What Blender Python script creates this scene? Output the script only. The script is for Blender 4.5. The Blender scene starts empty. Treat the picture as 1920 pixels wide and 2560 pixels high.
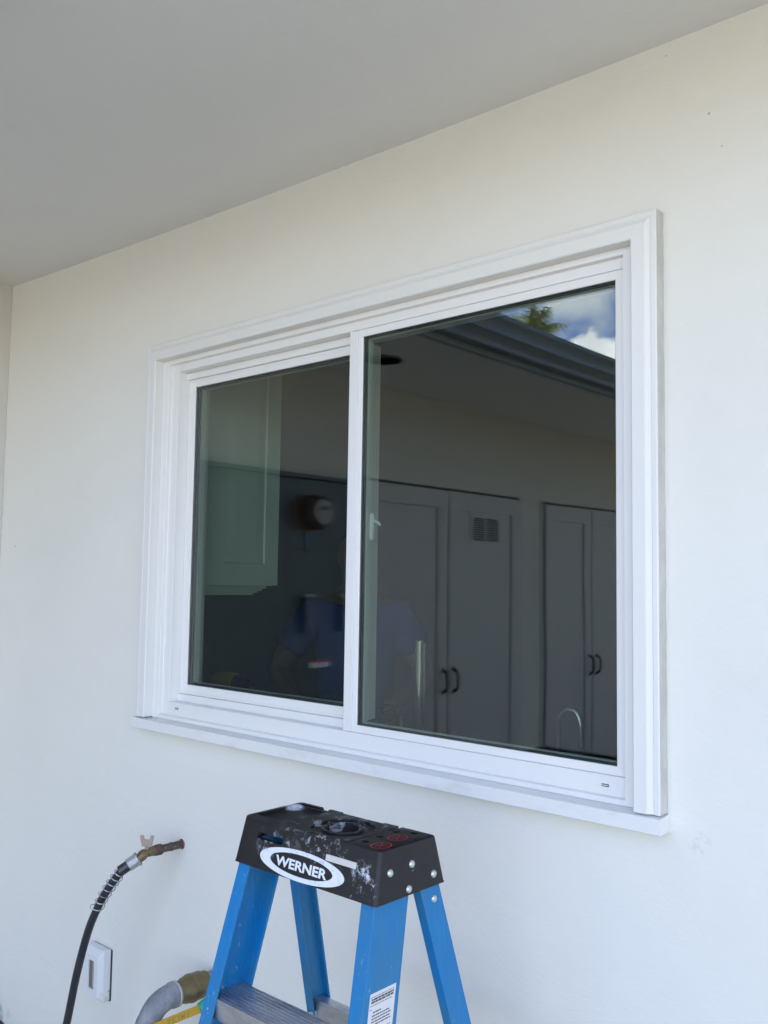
import bpy, bmesh, math, random
from mathutils import Vector, Matrix
random.seed(7)
R = math.radians
S = bpy.context.scene
COL = S.collection

# ------------------------------------------------------------------ camera
def set_camera():
    yaw, pitch, roll = 0.7285087, 0.0746882, 0.0151662
    f = Vector((-math.sin(yaw)*math.cos(pitch), math.cos(yaw)*math.cos(pitch), math.sin(pitch)))
    r = Vector((math.cos(yaw), math.sin(yaw), 0)); u = r.cross(f)
    r2 = math.cos(roll)*r + math.sin(roll)*u
    u2 = -math.sin(roll)*r + math.cos(roll)*u
    cd = bpy.data.cameras.new('camera'); co = bpy.data.objects.new('camera', cd); COL.objects.link(co)
    m = Matrix((r2, u2, -f)).transposed().to_4x4(); m.translation = Vector((2.3155, -1.5609, 1.5544))
    co.matrix_world = m
    cd.sensor_fit = 'VERTICAL'; cd.sensor_height = 24; cd.lens = 2291.72/2560*24
    cd.clip_start = 0.05; cd.clip_end = 2000
    S.camera = co
set_camera()

# ------------------------------------------------------------------ light
SUN_EL, SUN_AZ = 52, -28          # azimuth measured from +y towards +x
def set_world():
    w = bpy.data.worlds.new("World"); S.world = w; w.use_nodes = True
    nt = w.node_tree; N = nt.nodes; L = nt.links; N.clear()
    out = N.new('ShaderNodeOutputWorld'); bg = N.new('ShaderNodeBackground')
    sky = N.new('ShaderNodeTexSky'); sky.sky_type = 'NISHITA'; sky.sun_disc = False
    sky.sun_elevation = R(SUN_EL); sky.sun_rotation = R(SUN_AZ); sky.air_density = 1.0; sky.dust_density = 0.3; sky.ozone_density = 4.0
    tc = N.new('ShaderNodeTexCoord')
    def noise(scale, detail, rough, dist=0.0, loc=(0, 0, 0), sc=(1, 1, 1)):
        mp = N.new('ShaderNodeMapping'); mp.inputs['Location'].default_value = loc; mp.inputs['Scale'].default_value = sc
        L.new(tc.outputs['Generated'], mp.inputs['Vector'])
        n = N.new('ShaderNodeTexNoise'); n.inputs['Scale'].default_value = scale
        n.inputs['Detail'].default_value = detail; n.inputs['Roughness'].default_value = rough
        n.inputs['Distortion'].default_value = dist
        L.new(mp.outputs[0], n.inputs['Vector']); return n.outputs['Fac']
    def ramp(fac, a, b, ca=(0, 0, 0, 1), cb=(1, 1, 1, 1)):
        r = N.new('ShaderNodeValToRGB'); e = r.color_ramp.elements
        e[0].position = a; e[1].position = b; e[0].color = ca; e[1].color = cb
        L.new(fac, r.inputs[0]); return r.outputs[0]
    def mix(fac, a, b):
        m = N.new('ShaderNodeMix'); m.data_type = 'RGBA'
        L.new(fac, m.inputs[0]) if not isinstance(fac, float) else setattr(m.inputs[0], 'default_value', fac)
        for s, v in ((6, a), (7, b)):
            if isinstance(v, tuple): m.inputs[s].default_value = v
            else: L.new(v, m.inputs[s])
        return m.outputs[2]
    def math_(op, a, b):
        m = N.new('ShaderNodeMath'); m.operation = op
        for s, v in ((0, a), (1, b)):
            if isinstance(v, (int, float)): m.inputs[s].default_value = v
            else: L.new(v, m.inputs[s])
        return m.outputs[0]
    # thin high cloud and broken cumulus
    wisp = ramp(noise(3.0, 6, .6, .6, (1.3, .2, .4), (1, 1, 2.2)), .46, .80)
    tint = N.new('ShaderNodeMix'); tint.data_type = 'RGBA'; tint.blend_type = 'MULTIPLY'; tint.inputs[0].default_value = 1
    L.new(sky.outputs[0], tint.inputs[6]); tint.inputs[7].default_value = (1.0, .97, 1.03, 1)
    c1 = mix(wisp, tint.outputs[2], (6.4, 6.8, 8.4, 1))
    cum = ramp(noise(2.4, 8, .58, .3, (4.1, 2.2, .7), (1, 1, 1.6)), .58, .66)
    body = ramp(noise(7.0, 6, .6, .2, (.4, .9, .1)), .3, .72, (8.5, 8.8, 9.9, 1), (17.5, 17.5, 18.2, 1))
    c2 = mix(cum, c1, body)
    # the large cumulus standing behind the wing's roof
    def lump(d, r):
        v = N.new('ShaderNodeVectorMath'); v.operation = 'DISTANCE'
        L.new(tc.outputs['Generated'], v.inputs[0]); v.inputs[1].default_value = Vector(d).normalized()
        dn = math_('ADD', v.outputs['Value'], math_('MULTIPLY', math_('SUBTRACT', noise(22, 7, .62, .2), .5), .055))
        return ramp(math_('DIVIDE', dn, r), .90, 1.0, (1, 1, 1, 1), (0, 0, 0, 1))
    def soft(d, r):
        v = N.new('ShaderNodeVectorMath'); v.operation = 'DISTANCE'
        L.new(tc.outputs['Generated'], v.inputs[0]); v.inputs[1].default_value = Vector(d).normalized()
        dn = math_('ADD', v.outputs['Value'], math_('MULTIPLY', math_('SUBTRACT', noise(16, 6, .65, .4), .5), .13))
        return ramp(math_('DIVIDE', dn, r), .35, 1.0, (1, 1, 1, 1), (0, 0, 0, 1))
    c3 = c2
    c3 = mix(soft((-.45, -.86, .27), .16), c3, (1.7, 3.0, 6.4, 1))
    c3 = mix(soft((-.475, -.825, .305), .062), c3, (7.6, 8.2, 9.4, 1))
    for d, r in CUMULUS:
        c3 = mix(lump(d, r), c3, body)
    L.new(c3, bg.inputs['Color']); bg.inputs['Strength'].default_value = 0.15
    L.new(bg.outputs[0], out.inputs[0])
CUMULUS = [((-.478, -.851, .205), .058), ((-.455, -.86, .205), .052), ((-.50, -.84, .18), .06), ((-.40, -.88, .18), .075)]
set_world()
sd = bpy.data.lights.new('sun', 'SUN'); sd.energy = 2.4; sd.angle = R(.55); sd.color = (1, .95, .87)
so = bpy.data.objects.new('sun', sd); COL.objects.link(so)
az = R(SUN_AZ); el = R(SUN_EL)
sdir = Vector((math.sin(az)*math.cos(el), math.cos(az)*math.cos(el), math.sin(el)))
so.rotation_euler = sdir.to_track_quat('Z', 'Y').to_euler()
S.view_settings.view_transform = 'Standard'; S.view_settings.look = 'None'
S.view_settings.exposure = 1.9; S.view_settings.gamma = 1.0
S.render.engine = 'CYCLES'
S.cycles.use_denoising = True
S.cycles.max_bounces = 12; S.cycles.diffuse_bounces = 5; S.cycles.glossy_bounces = 6
S.cycles.transparent_max_bounces = 24; S.cycles.sample_clamp_indirect = 6

# ------------------------------------------------------------------ materials
class Mat:
    def __init__(s, name, color=(.5, .5, .5), rough=.5, metal=0.0, spec=.5):
        s.m = bpy.data.materials.new(name); s.m.use_nodes = True
        s.nt = s.m.node_tree; s.N = s.nt.nodes; s.L = s.nt.links
        s.b = s.N['Principled BSDF']
        s.b.inputs['Base Color'].default_value = (*color, 1); s.b.inputs['Roughness'].default_value = rough
        s.b.inputs['Metallic'].default_value = metal; s.b.inputs['Specular IOR Level'].default_value = spec
        s.tc = s.N.new('ShaderNodeTexCoord').outputs['Object']; s.col = (*color, 1)
    def noise(s, scale, detail=4, rough=.55, sc=(1, 1, 1), loc=(0, 0, 0), dist=0.0):
        mp = s.N.new('ShaderNodeMapping'); mp.inputs['Scale'].default_value = sc; mp.inputs['Location'].default_value = loc
        s.L.new(s.tc, mp.inputs['Vector'])
        n = s.N.new('ShaderNodeTexNoise'); n.inputs['Scale'].default_value = scale; n.inputs['Detail'].default_value = detail
        n.inputs['Roughness'].default_value = rough; n.inputs['Distortion'].default_value = dist
        s.L.new(mp.outputs[0], n.inputs['Vector']); return n.outputs['Fac']
    def voronoi(s, scale, loc=(0, 0, 0), feature='F1'):
        mp = s.N.new('ShaderNodeMapping'); mp.inputs['Location'].default_value = loc
        s.L.new(s.tc, mp.inputs['Vector'])
        n = s.N.new('ShaderNodeTexVoronoi'); n.inputs['Scale'].default_value = scale; n.feature = feature
        s.L.new(mp.outputs[0], n.inputs['Vector']); return n.outputs['Distance']
    def ramp(s, fac, a, b, va=0.0, vb=1.0):
        m = s.N.new('ShaderNodeMapRange'); m.inputs['From Min'].default_value = a; m.inputs['From Max'].default_value = b
        m.inputs['To Min'].default_value = va; m.inputs['To Max'].default_value = vb; m.interpolation_type = 'SMOOTHSTEP'
        s.L.new(fac, m.inputs['Value']); return m.outputs[0]
    def math(s, op, a, b=0.0):
        m = s.N.new('ShaderNodeMath'); m.operation = op
        for i, v in enumerate((a, b)):
            if isinstance(v, (int, float)): m.inputs[i].default_value = v
            else: s.L.new(v, m.inputs[i])
        return m.outputs[0]
    def spot(s, c, r, soft=.5):
        v = s.N.new('ShaderNodeVectorMath'); v.operation = 'DISTANCE'
        s.L.new(s.tc, v.inputs[0]); v.inputs[1].default_value = c
        return s.ramp(v.outputs['Value'], r*soft, r, 1, 0)
    def over(s, fac, color):
        m = s.N.new('ShaderNodeMix'); m.data_type = 'RGBA'
        s.L.new(fac, m.inputs[0])
        lk = s.b.inputs['Base Color'].links
        if lk: s.L.new(lk[0].from_socket, m.inputs[6])
        else: m.inputs[6].default_value = s.b.inputs['Base Color'].default_value
        m.inputs[7].default_value = (*color, 1)
        s.L.new(m.outputs[2], s.b.inputs['Base Color']); return s
    def bump(s, fac, strength, dist=.002):
        b = s.N.new('ShaderNodeBump'); b.inputs['Strength'].default_value = strength; b.inputs['Distance'].default_value = dist
        s.L.new(fac, b.inputs['Height'])
        lk = s.b.inputs['Normal'].links
        if lk: s.L.new(lk[0].from_socket, b.inputs['Normal'])
        s.L.new(b.outputs[0], s.b.inputs['Normal']); return s
    def rough(s, fac, a, b):
        s.L.new(s.ramp(fac, .3, .7, a, b), s.b.inputs['Roughness']); return s

def M_stucco(name, col, dirt):
    m = Mat(name, col, .85, spec=.25)
    m.over(m.ramp(m.noise(1.3, 5, .6), .35, .75, 0, .55), tuple(c*k for c, k in zip(col, (.955, .955, .945))))
    m.over(m.ramp(m.noise(5.5, 6, .65, loc=(3, 1, 2)), .52, .78, 0, .35), tuple(c*.93 for c in col))
    # sparse specks and little chips
    sp = m.math('MULTIPLY', m.ramp(m.voronoi(6.5, (.3, .7, .2)), .010, .032, 1, 0), m.ramp(m.noise(3.1, 2, .5, loc=(9, 3, 1)), .50, .60))
    m.over(m.math('MULTIPLY', sp, dirt), (.22, .20, .19))
    sp2 = m.math('MULTIPLY', m.ramp(m.voronoi(17, (1.3, .1, 5.2)), .018, .05, 1, 0), m.ramp(m.noise(4.0, 2, .5, loc=(1, 8, 4)), .55, .62))
    m.over(m.math('MULTIPLY', sp2, dirt*.6), (.34, .33, .33))
    m.bump(m.noise(7, 6, .65, sc=(.6, 1, 1), dist=.4), .55, .007).bump(m.noise(160, 3, .7), .30, .0012).bump(m.noise(38, 4, .6), .22, .002)
    return m
W_ = M_stucco('white_stucco', (.77, .755, .705), .8)
# scuffs near the meter cover, the soil splash at the base, the smudge under the sill
W_.over(W_.math('MULTIPLY', W_.ramp(W_.noise(30, 5, .7, sc=(1, 1, 2.4)), .56, .74), W_.spot((-.13, 0, .49), .08, .2)), (.48, .47, .47))
W_.over(W_.math('MULTIPLY', W_.ramp(W_.noise(60, 4, .7), .45, .7, 0, .7), W_.spot((1.655, 0, 1.115), .03, .3)), (.55, .54, .53))
W_.over(W_.math('MULTIPLY', W_.ramp(W_.noise(26, 5, .7, sc=(1, 1, .5)), .42, .68, 0, .8), W_.spot((-.80, 0, .02), .12)), (.24, .21, .19))
W_.over(W_.spot((1.688, 0, 2.397), .0032), (.48, .46, .42)).over(W_.spot((1.71, 0, 2.33), .0022), (.45, .43, .40))
stucco = W_.m
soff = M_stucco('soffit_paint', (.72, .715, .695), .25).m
def paint(name, col, rough=.35, b=.05):
    m = Mat(name, col, rough, spec=.4)
    m.over(m.ramp(m.noise(7, 5, .6), .45, .8, 0, .25), tuple(c*.92 for c in col))
    m.bump(m.noise(90, 3, .6), b, .001); return m.m
vinyl = paint('white_vinyl', (.775, .765, .745), .34)
tm = Mat('trim_paint', (.755, .745, .72), .42, spec=.4)
tm.over(tm.ramp(tm.noise(10, 5, .65, sc=(1, 1, 1)), .48, .8, 0, .3), (.70, .70, .69))
tm.bump(tm.noise(70, 4, .6), .14, .0012)
trim = tm.m
sm = Mat('sill_paint', (.765, .76, .745), .45, spec=.4)
sm.over(sm.ramp(sm.noise(18, 6, .7, sc=(.5, 1, 1)), .50, .74, 0, .38), (.52, .51, .50))
sm.bump(sm.noise(60, 4, .6), .15, .0012)
sm.over(sm.math('MULTIPLY', sm.spot((.055, -.01, .004), .035), sm.ramp(sm.noise(90, 5, .7), .46, .62)), (.16, .13, .12))
sillm = sm.m
dark = Mat('black_plastic', (.02, .02, .022), .5).m
spacer = Mat('spacer_metal', (.06, .07, .075), .4, .6).m
seal = Mat('grey_sealant', (.30, .29, .28), .7).m

def glass_mat():
    m = bpy.data.materials.new('window_glass'); m.use_nodes = True; nt = m.node_tree; N = nt.nodes; L = nt.links; N.clear()
    out = N.new('ShaderNodeOutputMaterial'); mix = N.new('ShaderNodeMixShader')
    tr = N.new('ShaderNodeBsdfTransparent'); tr.inputs[0].default_value = (.868, .902, .880, 1)
    gl = N.new('ShaderNodeBsdfGlossy'); gl.inputs['Roughness'].default_value = 0.0; gl.inputs['Color'].default_value = (1, 1, 1, 1)
    fr = N.new('ShaderNodeFresnel'); geo = N.new('ShaderNodeNewGeometry')
    mr = N.new('ShaderNodeMapRange'); mr.inputs['To Min'].default_value = 1.47; mr.inputs['To Max'].default_value = 1/1.47
    L.new(geo.outputs['Backfacing'], mr.inputs['Value']); L.new(mr.outputs[0], fr.inputs['IOR'])
    tcg = N.new('ShaderNodeTexCoord'); nz = N.new('ShaderNodeTexNoise'); nz.inputs['Scale'].default_value = 2.2; nz.inputs['Detail'].default_value = 1
    L.new(tcg.outputs['Object'], nz.inputs['Vector']); bp = N.new('ShaderNodeBump'); bp.inputs['Strength'].default_value = .06; bp.inputs['Distance'].default_value = .01
    L.new(nz.outputs['Fac'], bp.inputs['Height']); L.new(bp.outputs[0], gl.inputs['Normal'])
    L.new(fr.outputs[0], mix.inputs[0]); L.new(tr.outputs[0], mix.inputs[1]); L.new(gl.outputs[0], mix.inputs[2])
    L.new(mix.outputs[0], out.inputs[0]); return m
glass = glass_mat()

# ------------------------------------------------------------------ mesh helpers
def finish(name, bm, mat, parent=None, smooth=False, bevel=0.0, keep=False):
    if not keep: bmesh.ops.recalc_face_normals(bm, faces=bm.faces[:])
    me = bpy.data.meshes.new(name); bm.to_mesh(me); bm.free()
    if smooth:
        me.shade_smooth() if hasattr(me, 'shade_smooth') else [setattr(p, 'use_smooth', True) for p in me.polygons]
    o = bpy.data.objects.new(name, me); COL.objects.link(o)
    if mat: me.materials.append(mat)
    if parent: o.parent = parent
    if bevel:
        b = o.modifiers.new('bevel', 'BEVEL'); b.width = bevel; b.segments = 2; b.limit_method = 'ANGLE'; b.angle_limit = R(35)
    if smooth == 'auto' or (smooth and bevel):
        pass
    return o
def auto_smooth(o, ang=35):
    bm = bmesh.new(); bm.from_mesh(o.data)
    for f in bm.faces: f.smooth = True
    for e in bm.edges:
        if len(e.link_faces) == 2 and e.calc_face_angle(0) > R(ang): e.smooth = False
    bm.to_mesh(o.data); bm.free(); return o
def box(bm, x0, x1, y0, y1, z0, z1):
    v = [bm.verts.new((x, y, z)) for x in (x0, x1) for y in (y0, y1) for z in (z0, z1)]
    for f in ((0, 1, 3, 2), (4, 6, 7, 5), (0, 4, 5, 1), (2, 3, 7, 6), (0, 2, 6, 4), (1, 5, 7, 3)):
        bm.faces.new([v[i] for i in f])
    return v
def boxes(*bs):
    bm = bmesh.new()
    for b in bs: box(bm, *b)
    return bm
def tube(bm, pts, rad, n=16, cap=True):
    pts = [Vector(p) for p in pts]; rings = []; prev = None
    for i, p in enumerate(pts):
        d = (pts[min(i+1, len(pts)-1)] - pts[max(i-1, 0)]).normalized()
        if prev is None:
            a = d.orthogonal().normalized()
        else:
            a = (prev - d*prev.dot(d)).normalized()
        prev = a; b = d.cross(a); r = rad[i] if isinstance(rad, (list, tuple)) else rad
        rings.append([bm.verts.new(p + (a*math.cos(2*math.pi*k/n) + b*math.sin(2*math.pi*k/n))*r) for k in range(n)])
    for r0, r1 in zip(rings, rings[1:]):
        for k in range(n): bm.faces.new((r0[k], r0[(k+1) % n], r1[(k+1) % n], r1[k]))
    if cap:
        bm.faces.new(rings[0][::-1]); bm.faces.new(rings[-1])
def lathe(bm, o, axis, prof, n=32):
    """prof: list of (distance along axis, radius)"""
    o = Vector(o); ax = Vector(axis).normalized()
    tube(bm, [o + ax*t for t, r in prof], [max(r, 1e-4) for t, r in prof], n)
def rects(bm, loops, closed_start=False, closed_end=False):
    """skin between rectangular loops (xl, xr, zb, zt, y)"""
    prev = None
    for xl, xr, zb, zt, y in loops:
        cur = [bm.verts.new(p) for p in ((xl, y, zb), (xr, y, zb), (xr, y, zt), (xl, y, zt))]
        if prev:
            for k in range(4): bm.faces.new((prev[k], prev[(k+1) % 4], cur[(k+1) % 4], cur[k]))
        elif closed_start: bm.faces.new(cur)
        prev = cur
    if closed_end: bm.faces.new(prev[::-1])
def prism(bm, sec, P, D, t0, t1):
    """section points (x,y) swept along P + D*t with D a vector whose z is -1"""
    P = Vector(P); D = Vector(D)
    a = [bm.verts.new(P + D*t0 + Vector((x, y, 0))) for x, y in sec]
    b = [bm.verts.new(P + D*t1 + Vector((x, y, 0))) for x, y in sec]
    n = len(sec)
    for k in range(n): bm.faces.new((a[k], a[(k+1) % n], b[(k+1) % n], b[k]))
    bm.faces.new(a[::-1]); bm.faces.new(b)
def smooth_path(pts, n=8):
    pts = [Vector(p) for p in pts]; out = []
    P = [pts[0]*2-pts[1]] + pts + [pts[-1]*2-pts[-2]]
    for i in range(1, len(P)-2):
        for k in range(n):
            t = k/n; p0, p1, p2, p3 = P[i-1:i+3]
            out.append(.5*((2*p1) + (p2-p0)*t + (2*p0-5*p1+4*p2-p3)*t*t + (3*p1-p0-3*p2+p3)*t**3))
    out.append(pts[-1]); return out
def thing(name, label, cat, loc=(0, 0, 0), group=None):
    o = bpy.data.objects.new(name, None); COL.objects.link(o); o.location = loc
    o.empty_display_size = .1
    o['label'] = label; o['category'] = cat
    if group: o['group'] = group
    return o
def tag(o, label, cat, group=None):
    o['label'] = label; o['category'] = cat
    if group: o['group'] = group
    return o
def struct(o): o['kind'] = 'structure'; return o
def copy_tree(o, parent=None):
    c = o.copy(); COL.objects.link(c)
    if parent: c.parent = parent
    for ch in list(o.children): copy_tree(ch, c)
    return c

# ------------------------------------------------------------------ ground
gm = Mat('concrete_ground', (.47, .405, .28), .9)
gm.over(gm.ramp(gm.noise(.9, 6, .6), .4, .7, 0, .5), (.40, .34, .23)).bump(gm.noise(40, 5, .6), .4, .004)
bm = bmesh.new()
xs = [-300, -60, -12, -3, 3, 12, 60, 300]
grid = [[bm.verts.new((x, y, 0)) for y in xs] for x in xs]
for i in range(7):
    for j in range(7): bm.faces.new((grid[i][j], grid[i+1][j], grid[i+1][j+1], grid[i][j+1]))
struct(finish('ground', bm, gm.m))
# strip of dark soil in the corner at the wall's foot
sl = Mat('dark_soil', (.045, .032, .028), .95); sl.over(sl.ramp(sl.noise(90, 4, .7), .5, .7), (.12, .09, .07)); sl.bump(sl.noise(60, 5, .7), .9, .01)
bm = bmesh.new()
nx, ny = 46, 12; g = []
for i in range(nx+1):
    row = []
    for j in range(ny+1):
        x = -.938 + .42*i/nx; y = -.002 - .16*j/ny
        h = .057*(1-(i/nx))**.45*(1-(j/ny)**2)**.8 + random.uniform(-.004, .004)
        if i == nx or j == ny: h = -.01
        row.append(bm.verts.new((x, y, max(h, -.01) + .002)))
    g.append(row)
for i in range(nx):
    for j in range(ny): bm.faces.new((g[i][j], g[i+1][j], g[i+1][j+1], g[i][j+1]))
so_ = finish('soil', bm, sl.m, smooth=True); so_['kind'] = 'structure'

# ------------------------------------------------------------------ house
XW = -.94
Z0 = 1.15
house = thing('house', 'white stucco house wall under a grey soffit, with the sliding window', 'house', (0, 0, 0))
def part(name, bm, mat, parent=house, **k): return finish(name, bm, mat, parent, **k)
HX0, HX1, HZ0, HZ1 = .047, 1.553, Z0-.012, Z0+1.042
def holed(bm, x0, x1, z0, z1, y0, y1):
    # one wall sheet round the window opening, front and back, with the opening's reveal
    xs = [x0, HX0, HX1, x1]; zs = [z0, HZ0, HZ1, z1]
    V = {}
    for yi, y in enumerate((y0, y1)):
        for i, x in enumerate(xs):
            for j, z in enumerate(zs): V[i, j, yi] = bm.verts.new((x, y, z))
    for yi in (0, 1):
        for i in range(3):
            for j in range(3):
                if (i, j) != (1, 1): bm.faces.new([V[i, j, yi], V[i+1, j, yi], V[i+1, j+1, yi], V[i, j+1, yi]])
    for a, b in (((1, 1), (2, 1)), ((2, 1), (2, 2)), ((2, 2), (1, 2)), ((1, 2), (1, 1)),
                 ((0, 0), (3, 0)), ((3, 0), (3, 3)), ((3, 3), (0, 3)), ((0, 3), (0, 0))):
        bm.faces.new([V[a[0], a[1], 0], V[b[0], b[1], 0], V[b[0], b[1], 1], V[a[0], a[1], 1]])
bm = bmesh.new(); holed(bm, XW-.15, 6, -.1, 2.75, 0, .13)
part('wall', bm, stucco)
# wing wall (faces +x), shares the corner
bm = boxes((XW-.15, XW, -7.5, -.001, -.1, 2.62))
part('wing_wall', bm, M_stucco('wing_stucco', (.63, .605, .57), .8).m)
# soffits: a very slight fall to the right as in the photograph
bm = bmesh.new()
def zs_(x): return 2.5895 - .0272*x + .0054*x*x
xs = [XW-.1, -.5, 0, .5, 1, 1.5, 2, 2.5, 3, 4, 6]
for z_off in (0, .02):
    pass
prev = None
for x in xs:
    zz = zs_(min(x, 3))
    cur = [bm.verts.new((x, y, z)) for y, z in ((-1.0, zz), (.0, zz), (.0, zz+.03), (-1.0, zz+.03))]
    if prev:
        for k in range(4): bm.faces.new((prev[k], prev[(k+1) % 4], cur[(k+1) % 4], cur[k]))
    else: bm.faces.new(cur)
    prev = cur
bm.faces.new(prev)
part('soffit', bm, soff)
XG = .03
bm = boxes((XW, XG, -7.5, -1.001, 2.585, 2.61))
part('wing_soffit', bm, soff)
fasc = paint('fascia_paint', (.26, .28, .30), .5)
bm = boxes((XG+.029, 6, -1.03, -1.001, 2.50, 2.70), (XG, XG+.028, -7.5, -1.001, 2.525, 2.70))
part('fascia', bm, fasc)
# gutters: K profile, open at the top
def gutter(p0, p1, outv):
    p0 = Vector(p0); p1 = Vector(p1); o = Vector(outv)
    sec = [(0, 0), (0, -.130), (.046, -.130), (.050, -.126), (.050, -.112), (.053, -.104), (.070, -.088), (.084, -.080), (.086, -.077), (.086, -.068), (.082, -.066), (.080, -.058), (.083, -.046), (.092, -.032), (.103, -.022), (.105, -.018), (.105, -.002), (.100, 0), (.098, -.004), (.097, -.018), (.078, -.040), (.074, -.060), (.050, -.098), (.044, -.124), (.006, -.124), (.006, 0)]
    bm = bmesh.new()
    a = [bm.verts.new(p0 + o*s + Vector((0, 0, z))) for s, z in sec]; b = [bm.verts.new(p1 + o*s + Vector((0, 0, z))) for s, z in sec]
    n = len(sec)
    for k in range(n): bm.faces.new((a[k], a[(k+1) % n], b[(k+1) % n], b[k]))
    bm.faces.new(a[::-1]); bm.faces.new(b)
    return bm
gutm = paint('gutter_paint', (.20, .22, .245), .4)
part('gutter', gutter((XG+.0285, -7.5, 2.680), (XG+.0285, -1.14, 2.680), (1, 0, 0)), gutm)
part('gutter', gutter((XG+.03, -1.031, 2.680), (6, -1.031, 2.680), (0, -1, 0)), gutm)
rfm = Mat('roof_shingle', (.09, .085, .08), .9); rfm.bump(rfm.noise(50, 4, .6), .6, .01)
bm = bmesh.new()
def gable(bm, pts, apex):
    a = [bm.verts.new(p) for p in pts]; t = [bm.verts.new(p) for p in apex]
    bm.faces.new(a); bm.faces.new((a[0], a[1], t[1], t[0])); bm.faces.new((a[2], a[3], t[0], t[1])); bm.faces.new((a[0], t[0], a[3])); bm.faces.new((a[1], a[2], t[1]))
gable(bm, [(-6, -1.0, 2.702), (6.2, -1.0, 2.702), (6.2, 6, 2.702), (-6, 6, 2.702)], [(-6, 2.5, 3.7), (6.2, 2.5, 3.7)])
gable(bm, [(XG, -7.6, 2.704), (XG, -1.0, 2.704), (-6, -1.0, 2.704), (-6, -7.6, 2.704)], [(-3, -7.6, 3.5), (-3, -1.0, 3.5)])
part('roof', bm, rfm.m)
# kitchen room behind the window
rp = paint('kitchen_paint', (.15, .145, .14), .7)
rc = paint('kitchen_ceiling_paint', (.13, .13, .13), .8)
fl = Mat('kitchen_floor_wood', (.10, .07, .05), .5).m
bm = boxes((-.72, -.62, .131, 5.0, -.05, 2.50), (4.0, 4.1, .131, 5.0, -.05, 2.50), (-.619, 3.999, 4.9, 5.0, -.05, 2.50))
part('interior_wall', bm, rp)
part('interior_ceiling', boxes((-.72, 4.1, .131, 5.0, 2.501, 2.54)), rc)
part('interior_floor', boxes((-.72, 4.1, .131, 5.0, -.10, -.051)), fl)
# drywall return round the opening on the room side
bm = bmesh.new()
rects(bm, [(.050, 1.550, Z0+.0, Z0+1.04, .131), (.050, 1.550, Z0+.0, Z0+1.04, .150), (-.02, 1.62, Z0-.07, Z0+1.11, .150), (-.02, 1.62, Z0-.07, Z0+1.11, .132)])
part('interior_casing', bm, paint('kitchen_trim', (.6, .6, .58), .5))
# recessed can in the wing's soffit
bm = bmesh.new(); lathe(bm, (-.497, -1.545, 2.5835), (0, 0, -1), [(0, .088), (.006, .088), (.006, .074), (.002, .072), (.0015, .001)])
cl = part('recessed_light', bm, paint('can_trim', (.16, .16, .16), .5)); auto_smooth(cl)

# ------------------------------------------------------------------ the window (a part of the house)
win = bpy.data.objects.new('window', None); COL.objects.link(win); win.parent = house; win.location = (0, 0, Z0)
win['label'] = 'white two pane sliding window with painted casing and sill'
# casing, three sides, stepped profile with mitred head corners
bm = bmesh.new()
prof = [(0, .0), (0, -.029), (.002, -.031), (.010, -.031), (.012, -.029), (.0205, -.0335), (.022, -.036), (.046, -.036), (.0485, -.034), (.0485, .012)]
prev = None
ends = []
def cas_loop(off, y):
    return [(off, y, .0070), (off, y, 1.0865-off), (1.6-off, y, 1.0865-off), (1.6-off, y, .0058)]
for off, y in prof:
    cur = [bm.verts.new(p) for p in cas_loop(off, y)]
    if prev:
        for k in range(3): bm.faces.new((prev[k], prev[k+1], cur[k+1], cur[k]))
    prev = cur; ends.append(cur)
bm.faces.new([c[0] for c in ends]); bm.faces.new([c[3] for c in ends][::-1])
finish('casing', bm, trim, win)
ce = Mat('shaded_casing_edge', (.50, .495, .46), .7); ce.over(ce.ramp(ce.noise(14, 6, .7, sc=(1, 1, .6)), .40, .66, 0, .8), (.62, .615, .58)); ce.bump(ce.noise(60, 5, .7), .5, .002)
finish('casing_edge_shade', boxes((1.6002, 1.6008, -.0285, -.0002, .006, 1.0862)), ce.m, win)  # thin grey strip: shade of the casing's right side put in as colour
# sill with sloped top and open joint to the casing
bm = bmesh.new()
sec = [(-.042, -.0255), (-.0435, -.024), (-.0435, .0005), (-.042, .002), (-.008, .0042), (.03, .005), (.03, -.0255)]
a = [bm.verts.new((-.001, y, z)) for y, z in sec]; b = [bm.verts.new((1.6045, y, z)) for y, z in sec]
for k in range(len(sec)): bm.faces.new((a[k], a[(k+1) % len(sec)], b[(k+1) % len(sec)], b[k]))
bm.faces.new(a[::-1]); bm.faces.new(b)
finish('sill', bm, sillm, win)
# thin irregular caulk line round the casing
bm = bmesh.new()
def bead(p, q, r=.0022):
    p = Vector(p); q = Vector(q); n = 60
    tube(bm, [p.lerp(q, i/n) + Vector((random.uniform(-.0004, .0004), 0, random.uniform(-.0004, .0004))) for i in range(n+1)], [r*random.uniform(.7, 1.25) for i in range(n+1)], 6)
bead((1.6015, -.0005, -.02), (1.6015, -.0005, 1.087), .0030); bead((-.0005, -.0005, 0), (-.0005, -.0005, 1.087)); bead((0, -.0005, 1.087), (1.6, -.0005, 1.087))
finish('caulk', bm, paint('caulk', (.66, .655, .63), .6), win)
# outer frame
bm = bmesh.new()
rects(bm, [(.0485, 1.5515, .0045, 1.0385, .06), (.0485, 1.5515, .0045, 1.0385, -.006), (.0495, 1.5505, .0055, 1.0375, -.0075), (.0770, 1.523, .0145, 1.0255, -.0075), (.0780, 1.522, .0155, 1.0245, -.006),
           (.0780, 1.522, .0155, 1.0245, .004), (.0790, 1.521, .0165, 1.0235, .0055), (.108, 1.5200, .0516, 1.0035, .0055), (.109, 1.5195, .0526, 1.0025, .0070), (.109, 1.5195, .0526, 1.0025, .0335), (.1093, 1.5193, .0529, 1.0022, .12)])
finish('frame', bm, vinyl, win)
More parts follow.
